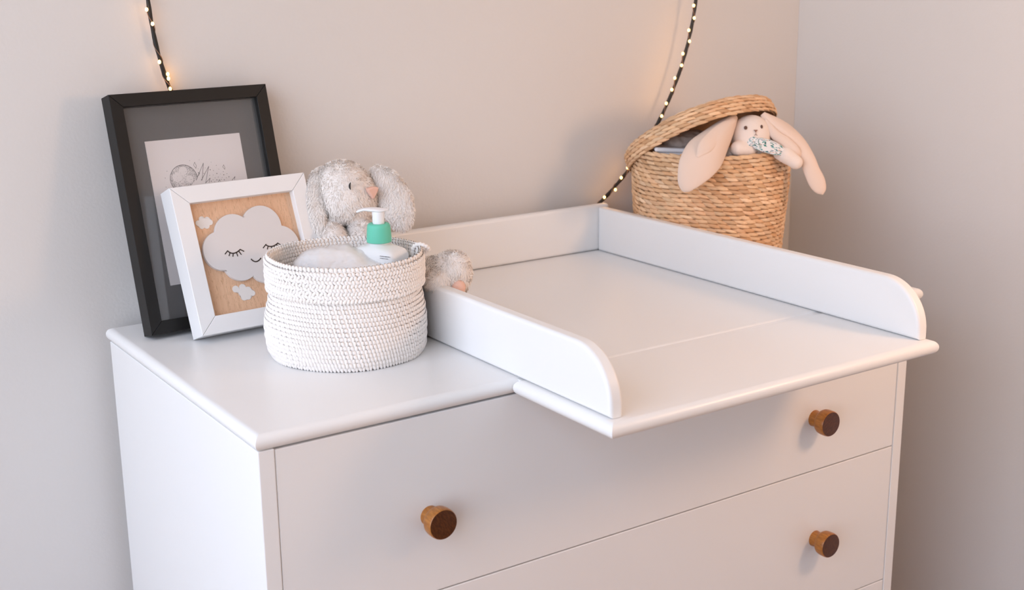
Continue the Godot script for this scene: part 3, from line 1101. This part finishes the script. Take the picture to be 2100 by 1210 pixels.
	f.egg(px(700, 612, d), Vector3(0.058, 0.030, 0.052), Basis(Vector3.UP, -0.6), 0.02)
	var cg := Geo.new()
	f.net(cg)
	var nf := FastNoiseLite.new()
	nf.seed = 14
	nf.frequency = 45.0
	for k in cg.v.size():
		cg.v[k] += cg.n[k] * (0.0040 * nf.get_noise_3dv(cg.v[k] * 0.7) + 0.0022 * (0.4 - absf(nf.get_noise_3dv(cg.v[k] * Vector3(1.0, 2.2, 1.4))) * 2.0))
	cg.smooth(0, 0)
	for k in cg.v.size():
		cg.v[k] -= a0
	var cot := thing("cotton_pack", "puffy white cotton wool in a clear bag inside the crocheted basket", "cotton", a0)
	part("cotton", cg, M.cotton_wool, cot)
	# the clear bag: a loose skin round the cotton with a gathered end at the left
	var bagg := Geo.new()
	for k in cg.v.size():
		bagg.put(cg.v[k] + cg.n[k] * (0.0016 + 0.0014 * nf.get_noise_3dv(cg.v[k] * 1.7 + Vector3.ONE)), cg.n[k])
	bagg.idx = cg.idx
	bagg.smooth(0, 0)
	part("bag", bagg, M.thin_plastic, cot, Vector3.ZERO, "thin clear plastic bag")

# ---------------------------------------------------------------- fur
func fur(g: Geo, count: int, length: float, width: float, lie: Vector3, sd: int, lo_y := -1.0) -> Geo:
	var out := Geo.new()
	var rng := RandomNumberGenerator.new()
	rng.seed = sd
	var nf := FastNoiseLite.new()
	nf.seed = sd
	nf.frequency = 60.0
	var acc := PackedFloat32Array()
	var tot := 0.0
	for k in range(0, g.idx.size(), 3):
		tot += (g.v[g.idx[k + 1]] - g.v[g.idx[k]]).cross(g.v[g.idx[k + 2]] - g.v[g.idx[k]]).length()
		acc.append(tot)
	for j in count:
		var at := acc.bsearch(rng.randf() * tot) * 3
		if at >= g.idx.size():
			continue
		var a := rng.randf()
		var b := rng.randf() * (1 - a)
		var i0 := g.idx[at]
		var i1 := g.idx[at + 1]
		var i2 := g.idx[at + 2]
		var p := g.v[i0] * (1 - a - b) + g.v[i1] * a + g.v[i2] * b
		var n := (g.n[i0] * (1 - a - b) + g.n[i1] * a + g.n[i2] * b).normalized()
		var q := p * 1.0
		var swirl := Vector3(nf.get_noise_3dv(q), nf.get_noise_3dv(q + Vector3(7, 0, 0)), nf.get_noise_3dv(q + Vector3(0, 9, 0)))
		var flow := lie + swirl * 1.3 + Vector3(rng.randf() - 0.5, rng.randf() - 0.5, rng.randf() - 0.5) * 0.5
		flow -= n * n.dot(flow)
		var l := length * rng.randf_range(0.6, 1.15)
		var dir := (n * 0.75 + flow * 0.8).normalized()
		var dir2 := (n * 0.25 + flow * 1.1 + Vector3.DOWN * 0.2).normalized()
		var sdv := (dir.cross(n).normalized() + n * rng.randf_range(-0.35, 0.35)).normalized() * width
		var p1 := p + dir * l * 0.5
		var p2 := p1 + dir2 * l * 0.5
		var gn := sdv.cross(dir).normalized()
		gn = gn if gn.dot(n) > 0.0 else -gn
		var nn := (gn * 0.6 + n * 0.6).normalized()
		var s := out.put(p - sdv - n * 0.0006, nn)
		out.put(p + sdv - n * 0.0006, nn)
		out.put(p1 - sdv * 0.8, nn)
		out.put(p1 + sdv * 0.8, nn)
		out.put(p2, nn)
		out.facing(s, s + 1, s + 2); out.facing(s + 1, s + 3, s + 2); out.facing(s + 2, s + 3, s + 4)
	return out

func shift(g: Geo, o: Vector3) -> Geo:
	for k in g.v.size():
		g.v[k] -= o
	return g

func white_bunny() -> void:
	var o := Vector3(0.295, 0.0005, 0.075)
	var t := thing("plush_bunny", "white fluffy plush bunny with a pink nose sitting behind the crocheted basket", "plush toy", o)
	var fd := Vector3(0.46, -0.10, 0.88).normalized()     # where it looks
	var sx := Vector3.UP.cross(fd).normalized()           # its left
	var hd := px(703, 392, depth_of(Vector3(0.318, 0.156, 0.088)))
	var dh := depth_of(hd)
	var hb := Basis(sx, fd.cross(sx).normalized(), fd)
	var f := Field.new(Vector3(0.20, -0.004, -0.012), Vector3(0.44, 0.225, 0.40), 0.004)
	f.egg(hd + Vector3.UP * 0.004, Vector3(0.0385, 0.0375, 0.0390), hb, 0.012)
	f.egg(hd + fd * 0.020 - Vector3.UP * 0.010, Vector3(0.034, 0.029, 0.028), hb, 0.014)
	f.egg(hd - sx * 0.016 + fd * 0.012 - Vector3.UP * 0.012, Vector3(0.026, 0.026, 0.026), hb, 0.014)
	f.egg(hd + sx * 0.016 + fd * 0.012 - Vector3.UP * 0.012, Vector3(0.026, 0.026, 0.026), hb, 0.014)
	# trunk, arms, legs over the tray's rail
	f.capsule(Vector3(0.292, 0.032, 0.080), Vector3(0.306, 0.088, 0.080), 0.027, 0.033, 0.005)
	f.capsule(px(668, 462, dh - 0.008), px(688, 492, dh - 0.034), 0.0165, 0.0175, 0.004)
	f.capsule(px(738, 464, dh - 0.008), px(748, 496, dh - 0.034), 0.0165, 0.0180, 0.004)
	var xa := Vector3(0.356, 0, 0)
	var xb := Vector3(0.333, 0, 0)
	var fa := on_plane(930, 550, xa, Vector3.RIGHT)
	var fb := on_plane(897, 575, xb, Vector3.RIGHT)
	f.capsule(Vector3(0.300, 0.040, 0.10), Vector3(0.300, 0.050, 0.20), 0.018, 0.013, 0.006)
	f.capsule(Vector3(0.300, 0.050, 0.20), Vector3(0.318, 0.084, 0.255), 0.013, 0.012, 0.006)
	f.capsule(Vector3(0.318, 0.084, 0.255), fa, 0.012, 0.016, 0.01)
	f.egg(fa, Vector3(0.021, 0.021, 0.024), Basis(), 0.012)
	f.egg(on_plane(938, 580, xa, Vector3.RIGHT), Vector3(0.014, 0.016, 0.014), Basis(), 0.010)
	f.capsule(Vector3(0.318, 0.084, 0.255), fb, 0.012, 0.013, 0.006)
	f.egg(fb, Vector3(0.017, 0.016, 0.020), Basis(), 0.006)
	var g := Geo.new()
	f.net(g)
	shift(g, o)
	var body := part("body", g, M.cream_fur, t)
	part("fur", fur(g, 42000, 0.0052, 0.0004, Vector3(0, -0.7, 0.15), 2), M.cream_fur_hair, body).set_meta("kind", "stuff")
	# ears
	for e in 2:
		var ear := Geo.new()
		if e == 0:
			ear.limb([px(668, 345, dh - 0.012), px(648, 372, dh - 0.022), px(644, 410, dh - 0.028), px(651, 450, dh - 0.032), px(662, 486, dh - 0.034)], [0.006, 0.011, 0.0125, 0.012, 0.004], [0.004, 0.006, 0.007, 0.006, 0.003], [RGT, RGT, RGT, RGT, RGT], 24, 18)
		else:
			ear.limb([px(764, 345, dh + 0.012), px(785, 366, dh + 0.006), px(806, 400, dh + 0.000), px(818, 435, dh - 0.004), px(826, 462, dh - 0.004), px(828, 473, dh - 0.002)], [0.006, 0.017, 0.0225, 0.022, 0.014, 0.003], [0.004, 0.008, 0.009, 0.008, 0.006, 0.002], [RGT, RGT, RGT + UPV * 0.3, RGT + UPV * 0.3, RGT + UPV * 0.2, RGT], 26, 18)
		shift(ear, o)
		var ep := part("ear", ear, M.cream_fur, t, Vector3.ZERO, "long drooping furry ear")
		part("fur", fur(ear, 9000, 0.0052, 0.0004, Vector3(0, -1.0, 0), 5 + e), M.cream_fur_hair, ep).set_meta("kind", "stuff")
	# nose, eyes and foot pad
	g = Geo.new()
	var np := px(763, 394, dh - 0.026)
	var nn := (fd * 0.8 - Vector3(FWD.x, 0, FWD.z) * 0.5).normalized()
	var nsx := Vector3.UP.cross(nn).normalized()
	var tri := PackedVector2Array()
	for q in [[-0.0085, 0.006], [0.0, 0.0075], [0.0085, 0.006], [0.0075, 0.0015], [0.001, -0.0085], [-0.001, -0.0085], [-0.0075, 0.0015]]:
		tri.append(Vector2(q[0], q[1]))
	g.extrude(tri, -0.004, 0.0045, 0.002, Transform3D(Basis(nsx, Vector3.UP, nn), np - o), 3, 50.0)
	part("nose", g, M.pink_velour, t, Vector3.ZERO, "pink triangular nose")
	for q in [[718, 382, dh - 0.0465]]:
		g = Geo.new()
		var ec := px(q[0], q[1], q[2]) - o
		var path := PackedVector3Array()
		var rad := PackedFloat32Array()
		for j in 7:
			path.append(ec + UPV * lerpf(0.005, -0.0045, j / 6.0) + RGT * (0.0012 * pow((j - 3) / 3.0, 2) - 0.0006))
			rad.append([0.0005, 0.001, 0.0013, 0.0014, 0.0013, 0.001, 0.0006][j])
		g.tube(path, rad, 8)
		part("eye", g, M.black_thread, t, Vector3.ZERO, "small dark stitched eye")
	g = Geo.new()
	var fp := on_plane(940, 589, xa + Vector3(-0.006, 0, 0), Vector3.RIGHT)
	g.ball(Transform3D(Basis().scaled(Vector3(0.009, 0.010, 0.010)), fp - o), 14, 10)
	part("foot_pad", g, M.pink_velour, t, Vector3.ZERO, "pink pad under the foot")

# ---------------------------------------------------------------- woven basket with lid
var straw: Array[Color] = [Color(0.93, 0.77, 0.62), Color(0.95, 0.80, 0.65), Color(0.92, 0.75, 0.60), Color(0.97, 0.83, 0.69), Color(0.90, 0.73, 0.57), Color(0.93, 0.78, 0.63), Color(0.87, 0.69, 0.53)]

# strands lying round a ring: at(angle) gives the point, out(angle) its outward direction, lay the cross direction
func weave(rad: float, y: float, N: int, ph: float, thick: float, high: float, sd: int, shape: Callable) -> Geo:
	var g := Geo.new()
	var rng := RandomNumberGenerator.new()
	rng.seed = sd
	var da := TAU / N
	for k in N:
		var a0 := da * (k + ph + rng.randf_range(-0.08, 0.08))
		var ln := da * rng.randf_range(1.45, 1.8)
		var slant := high * rng.randf_range(0.25, 0.75)
		var hh := high * rng.randf_range(0.40, 0.56)
		var bul := rng.randf_range(0.7, 1.2)
		var col: Color = straw[rng.randi_range(0, 6)]
		g.tint = (col * rng.randf_range(0.92, 1.04)).srgb_to_linear()
		var pts := PackedVector3Array()
		for i in 7:
			var t := i / 6.0
			var s := sin(PI * clampf(t * 0.94 + 0.03, 0, 1))
			var a := a0 + ln * (t - 0.5)
			var fr: Array = shape.call(a, rad, y)       # point, outward, across
			var p: Vector3 = fr[0] + fr[1] * (thick * (s * bul - 0.55)) + fr[2] * (slant * (t - 0.5))
			var w := 0.16 + 0.84 * sqrt(s)
			for q in 6:
				var b := TAU * q / 6
				pts.append(p + fr[2] * (cos(b) * hh * w) + fr[1] * (sin(b) * thick * 0.75 * w))
		g.grid(pts, 7, 6, true, false)
	g.tint = Color.WHITE
	return g

func super_dir(a: float, turn: float) -> Vector2:
	# a slightly squared circle
	var c := cos(a - turn)
	var s := sin(a - turn)
	var r := pow(pow(absf(c), 2.35) + pow(absf(s), 2.35), -1.0 / 2.35)
	return Vector2(cos(a), sin(a)) * r

func wicker_basket() -> void:
	var c := Vector3(0.950, 0.0005, 0.131)
	var H := 0.1755
	var turn := 0.80
	var t := thing("seagrass_basket", "woven seagrass basket with its lid lifted by a plush bunny", "basket", c)
	var shape := func(a: float, rad: float, y: float) -> Array:
		var q := super_dir(a, turn) * rad
		var dip := 0.0015 * sin(3.0 * a + y * 20.0) + 0.001 * sin(5 * a + 1.0)
		return [Vector3(q.x, y + dip, q.y), Vector3(cos(a), 0, sin(a)), Vector3.UP]
	var rows := 26
	for k in rows:
		var y := 0.004 + (H - 0.006) * k / (rows - 1)
		var r := lerpf(0.1165, 0.1245, smoothstep(0.0, 0.14, y))
		part("woven_row", weave(r, y, 52, 0.5 * (k % 2) + 0.13 * sin(k * 2.3), 0.0023, 0.0070, 100 + k, shape), M.seagrass, t)
	# wall behind the strands, inside and floor
	var g := Geo.new()
	var pts := PackedVector3Array()
	var pr := [[0.0, 0.002], [0.1135, 0.002], [0.1143, 0.006], [0.1224, 0.14], [0.1224, H - 0.002], [0.1185, H - 0.002], [0.1185, 0.14], [0.1110, 0.010], [0.0, 0.010]]
	for q in pr:
		for s in 80:
			var d: Vector2 = super_dir(TAU * s / 80, turn) * q[0]
			pts.append(Vector3(d.x, q[1], d.y))
	g.grid(pts, pr.size(), 80, true)
	part("basket_wall", g, M.seagrass_inside, t)
	# lid: built flat about its own middle, then tilted up at the right front
	var lid := Node3D.new()
	lid.name = "lid"
	t.add_child(lid)
	lid.set_meta("label", "woven seagrass lid tilted open")
	var rh := Vector3(RGT.x, 0, RGT.z).normalized()
	var tc := -Vector3(FWD.x, 0, FWD.z).normalized()
	var e1 := (rh * cos(0.345) + Vector3.UP * sin(0.345)).normalized()
	var e3 := (tc * cos(0.42) + Vector3.UP * sin(0.42)).normalized()
	e3 = (e3 - e1 * e3.dot(e1)).normalized()
	var e2 := e3.cross(e1).normalized()
	var lc := px(1440, 292, depth_of(c + Vector3(0, 0.2, 0)))
	lid.transform = Transform3D(Basis(e1, e2, e3).scaled_local(Vector3(0.955, 0.84, 0.955)), lc - c)
	var lshape := func(a: float, rad: float, y: float) -> Array:
		var q := super_dir(a, PI / 4) * rad
		var tl := clampf((y - 0.026) / 0.010, 0.0, 1.0)
		var out := Vector3(cos(a) * (1 - tl), tl, sin(a) * (1 - tl)).normalized()
		return [Vector3(q.x, y, q.y), out, Vector3(-cos(a) * tl, 1 - tl, -sin(a) * tl).normalized()]
	var lr := [[0.1235, 0.002], [0.1238, 0.009], [0.1235, 0.016], [0.1225, 0.023], [0.1190, 0.0295], [0.1135, 0.0340], [0.1065, 0.0365]]
	var rr := 0.0995
	while rr > 0.006:
		lr.append([rr, 0.0375 + 0.004 * (1.0 - rr / 0.1)])
		rr -= 0.0072
	for k in lr.size():
		var N := maxi(5, int(48.0 * lr[k][0] / 0.124))
		part("woven_row", weave(lr[k][0], lr[k][1], N, 0.5 * (k % 2) + 0.1 * sin(k * 3.1), 0.0023, 0.0072, 300 + k, lshape), M.seagrass, lid)
	g = Geo.new()
	pts.clear()
	pr = [[0.1200, 0.000], [0.1220, 0.001], [0.1220, 0.022], [0.1160, 0.031], [0.105, 0.0350], [0.0, 0.0385], [0.0, 0.0345], [0.104, 0.031], [0.115, 0.026], [0.1185, 0.018], [0.1190, 0.001], [0.1200, 0.000]]
	for q in pr:
		for s in 80:
			var d: Vector2 = super_dir(TAU * s / 80, PI / 4) * q[0]
			pts.append(Vector3(d.x, q[1], d.y))
	g.grid(pts, pr.size(), 80, true)
	part("lid_wall", g, M.seagrass_inside, lid)
	# things stored in the basket
	var d0 := depth_of(c + Vector3(0, 0.19, 0)) - 0.057
	var a := px(1380, 311, d0)
	var w := thing("folded_cloth", "folded white cloth lying just inside the woven seagrass basket", "cloth", a)
	for k in 2:
		g = Geo.new()
		var bs := Basis(Vector3(RGT.x, 0, RGT.z).normalized(), Vector3.UP, -Vector3(FWD.x, 0, FWD.z).normalized())
		g.rbox(Vector3(0.062, 0.0075, 0.05), 0.0036, Transform3D(bs.rotated(bs.z, -0.06 + 0.03 * k), Vector3(0, 0.005 - k * 0.0076, 0) + RGT * 0.001 * k), 4)
		part("fold", g, M.folded_cotton, w)
	a = px(1400, 300, d0 - 0.0)
	var gb := thing("muslin_bundle", "crumpled grey muslin cloth under the raised woven lid", "cloth", a)
	var f := Field.new(a - Vector3.ONE * 0.06, a + Vector3.ONE * 0.06, 0.003)
	f.egg(px(1388, 291, d0 + 0.012), Vector3(0.022, 0.014, 0.024), Basis(Vector3(0, 0, 1), -0.1), 0.008)
	f.egg(px(1410, 289, d0 + 0.016), Vector3(0.022, 0.015, 0.024), Basis(), 0.008)
	f.egg(px(1432, 290, d0 + 0.018), Vector3(0.020, 0.017, 0.020), Basis(), 0.008)
	g = Geo.new()
	f.net(g)
	var nf := FastNoiseLite.new()
	nf.seed = 3
	nf.frequency = 40.0
	for k in g.v.size():
		g.v[k] += g.n[k] * 0.003 * (0.5 - absf(nf.get_noise_3dv(g.v[k] * Vector3(1, 2, 1))) * 2.0)
	g.smooth(0, 0)
	shift(g, a)
	part("cloth", g, M.grey_muslin, gb)

func peach_bunny() -> void:
	var d := depth_of(Vector3(0.946, 0.19, 0.130)) - 0.080
	var o := px(1545, 330, d)
	var t := thing("plush_bunny", "cream and peach plush bunny with long ears peeking out of the seagrass basket", "plush toy", o)
	var f := Field.new(o - Vector3(0.10, 0.10, 0.08), o + Vector3(0.11, 0.09, 0.09), 0.003)
	var hd := px(1540, 277, d)
	f.egg(hd, Vector3(0.0315, 0.031, 0.029), Basis(RGT, UPV, -FWD), 0.006)
	f.egg(px(1541, 290, d - 0.010), Vector3(0.024, 0.017, 0.018), Basis(RGT, UPV, -FWD), 0.012)
	f.capsule(px(1546, 324, d + 0.004), px(1545, 372, d + 0.034), 0.0225, 0.022, 0.006)
	f.capsule(px(1537, 308, d - 0.020), px(1514, 305, d - 0.024), 0.0108, 0.0122, 0.005)
	f.capsule(px(1495, 316, d - 0.006), px(1500, 345, d + 0.004), 0.011, 0.012, 0.004)
	f.capsule(px(1585, 308, d - 0.004), px(1612, 318, d - 0.022), 0.0105, 0.0115, 0.006)
	f.capsule(px(1612, 318, d - 0.022), px(1632, 333, d - 0.024), 0.0115, 0.0108, 0.006)
	var g := Geo.new()
	f.net(g)
	shift(g, o)
	part("body", g, M.cream_velour, t)
	var L := (RGT * 0.82 - UPV * 0.57).normalized()
	g = Geo.new()
	g.limb([px(1508, 240, d - 0.006), px(1496, 252, d - 0.018), px(1474, 280, d - 0.040), px(1450, 311, d - 0.059), px(1428, 342, d - 0.066), px(1412, 371, d - 0.066), px(1405, 388, d - 0.063), px(1403, 394, d - 0.062)], [0.005, 0.014, 0.0235, 0.0300, 0.0275, 0.018, 0.009, 0.001], [0.003, 0.006, 0.0065, 0.006, 0.0055, 0.005, 0.004, 0.001], [L, L, L, L, L, L, L, L], 40, 24, [0.3, 1.0, 0.85, 0.40, 0.15, 0.05, 0.0, 0.0])
	g.limb([px(1505, 247, d - 0.024), px(1488, 258, d - 0.036), px(1466, 280, d - 0.054), px(1445, 302, d - 0.069), px(1430, 322, d - 0.072)], [0.004, 0.0085, 0.0120, 0.011, 0.002], [0.003, 0.005, 0.005, 0.004, 0.001], [L, L, L, L, L], 24, 18)
	shift(g, o)
	part("ear", g, M.peach_velour, t, Vector3.ZERO, "long peach ear hanging over the basket's front")
	var L1 := (RGT * 0.70 + UPV * 0.71).normalized()
	var L2 := (RGT * 0.88 + UPV * 0.45).normalized()
	g = Geo.new()
	g.limb([px(1564, 233, d - 0.006), px(1582, 254, d - 0.006), px(1606, 275, d - 0.008), px(1633, 299, d - 0.012), px(1655, 325, d - 0.016), px(1665, 350, d - 0.016), px(1676, 374, d - 0.014), px(1684, 391, d - 0.012), px(1687, 399, d - 0.011)], [0.004, 0.015, 0.0200, 0.0175, 0.0125, 0.0125, 0.0130, 0.0085, 0.001], [0.003, 0.006, 0.0065, 0.006, 0.0055, 0.005, 0.005, 0.004, 0.001], [L1, L1, L1, L1, L2, L2, L2, L2, L2], 44, 24, [0.2, 0.7, 0.8, 0.5, 0.2, 0.1, 0.05, 0.0, 0.0])
	g.limb([px(1570, 246, d - 0.010), px(1590, 276, d - 0.019), px(1610, 292, d - 0.022), px(1632, 309, d - 0.024), px(1642, 320, d - 0.020)], [0.003, 0.0080, 0.0095, 0.007, 0.002], [0.003, 0.005, 0.005, 0.004, 0.001], [L1, L1, L1, L1, L1], 24, 18)
	shift(g, o)
	part("ear", g, M.peach_velour, t, Vector3.ZERO, "long peach ear hanging beside the basket")
	# face
	for q in [[1529, 262, -0.0278], [1562, 260, -0.0262]]:
		g = Geo.new()
		g.ball(Transform3D(Basis(RGT, UPV, -FWD).scaled_local(Vector3(0.0026 if q[0] < 1550 else 0.0019, 0.0029, 0.0016)), px(q[0], q[1], d + q[2]) - o), 14, 10)
		part("eye", g, M.brown_thread, t, Vector3.ZERO, "small brown embroidered eye")
	g = Geo.new()
	var nxf := Transform3D(Basis(RGT, UPV, -FWD), px(1550, 268, d - 0.0312) - o)
	g.extrude(PackedVector2Array([Vector2(-0.0030, 0.0012), Vector2(0.0030, 0.0012), Vector2(0.0004, -0.0018), Vector2(-0.0004, -0.0018)]), -0.002, 0.0012, 0.0006, nxf, 2)
	part("nose", g, M.nose_thread, t, Vector3.ZERO, "small brown embroidered nose")
	g = Geo.new()
	for s in [[[1550, 270], [1550, 276]], [[1550, 275], [1547, 278]], [[1550, 275], [1553, 278]]]:
		var path := PackedVector3Array()
		for j in 4:
			path.append(px(lerpf(s[0][0], s[1][0], j / 3.0), lerpf(s[0][1], s[1][1], j / 3.0), d - 0.0318) - o)
		g.tube(path, PackedFloat32Array([0.00035, 0.00035, 0.00035, 0.00035]), 5)
	part("mouth", g, M.nose_thread, t)
	# scarf: a band under the chin and a tail to the right
	var N2 := (UPV * 0.95 + RGT * 0.3).normalized()
	g = Geo.new()
	g.limb([px(1545, 292, d - 0.030), px(1556, 295, d - 0.033), px(1575, 300, d - 0.033), px(1595, 307, d - 0.031), px(1608, 312, d - 0.029), px(1612, 314, d - 0.028)], [0.006, 0.0095, 0.0105, 0.0090, 0.0050, 0.0008], [0.0016, 0.0022, 0.0020, 0.0018, 0.0015, 0.0006], [N2, N2, N2, N2, N2, N2], 24, 16)
	shift(g, o)
	var sc := part("scarf", g, M.floral_print, t, Vector3.ZERO, "white neck scarf printed with teal flowers")
	g = Geo.new()
	g.limb([px(1524, 296, d - 0.020), px(1534, 292, d - 0.028), px(1546, 290, d - 0.031), px(1556, 292, d - 0.030)], [0.003, 0.0062, 0.0075, 0.004], [0.001, 0.002, 0.0026, 0.0014], [N2, N2, N2, N2], 14, 14)
	shift(g, o)
	part("scarf_knot", g, M.floral_print, sc)

# ---------------------------------------------------------------- hoop with fairy lights
func light_hoop() -> void:
	var R := 0.4617
	var ce := Vector3(0.5575, 0.4449, -0.0195 + 0.03 * 0.4575 + 0.045 * 0.1449)
	var nrm := Vector3(-0.03, -0.045, 1).normalized()
	var ex := Vector3(1, 0, 0.03).normalized()
	var up := nrm.cross(ex).normalized()
	var t := thing("light_hoop", "large thin dark hoop wound with tiny warm lights on the wall", "fairy lights", ce)
	var path := PackedVector3Array()
	var rad := PackedFloat32Array()
	for k in 240:
		var a := TAU * k / 240
		path.append((ex * cos(a) + up * sin(a)) * R)
		rad.append(0.0028 + 0.0004 * sin(k * 1.9))
	var g := Geo.new()
	g.tube(path, rad, 8, true)
	part("hoop", g, M.dark_wire, t)
	# thin lead wound round the hoop
	path.clear()
	rad.clear()
	for k in 3000:
		var a := TAU * k / 3000
		var w := a * 70.0
		var o := ex * cos(a) + up * sin(a)
		path.append(o * (R + 0.0030 * cos(w)) + nrm * 0.0030 * sin(w))
		rad.append(0.0006)
	g = Geo.new()
	g.tube(path, rad, 4, true)
	part("lead_wire", g, M.copper_wire, t)
	var bm := Geo.new()
	bm.ball(Transform3D(Basis().scaled(Vector3(0.0022, 0.0027, 0.0022)), Vector3.ZERO), 10, 8)
	var mesh := bm.mesh()
	var spots: Array[Vector3] = []
	for q in [[1422.7, 11.4], [1423.8, 37], [1412.7, 62], [1414, 84.6], [1400.6, 110], [1397.8, 134], [1384, 160], [1378, 184], [1366.5, 212], [1357, 238], [1287, 344], [1274, 364.5], [1262, 389], [1239.5, 404.5], [300.7, 19.5], [312.7, 48.8], [327, 127], [344, 152], [345.5, 161], [349, 182]]:
		spots.append(on_plane(q[0], q[1], ce + nrm * 0.003, nrm) - ce)
	# the rest of the ring goes on above the picture
	for k in 22:
		var a := deg_to_rad(6.0 + 168.0 * k / 21.0)
		spots.append((ex * cos(a) + up * sin(a)) * (R + (0.003 if k % 2 else -0.003)) + nrm * 0.003)
	for s in spots:
		var b := part("bulb", mesh, M.warm_bulb_glow, t, s)
		var l := OmniLight3D.new()
		l.name = "bulb_light"
		l.light_color = Color(1.0, 0.70, 0.36)
		l.light_energy = 0.00012
		l.light_size = 0.002
		l.omni_range = 5.0
		l.omni_attenuation = 2.0
		l.shadow_enabled = true
		b.add_child(l, true)
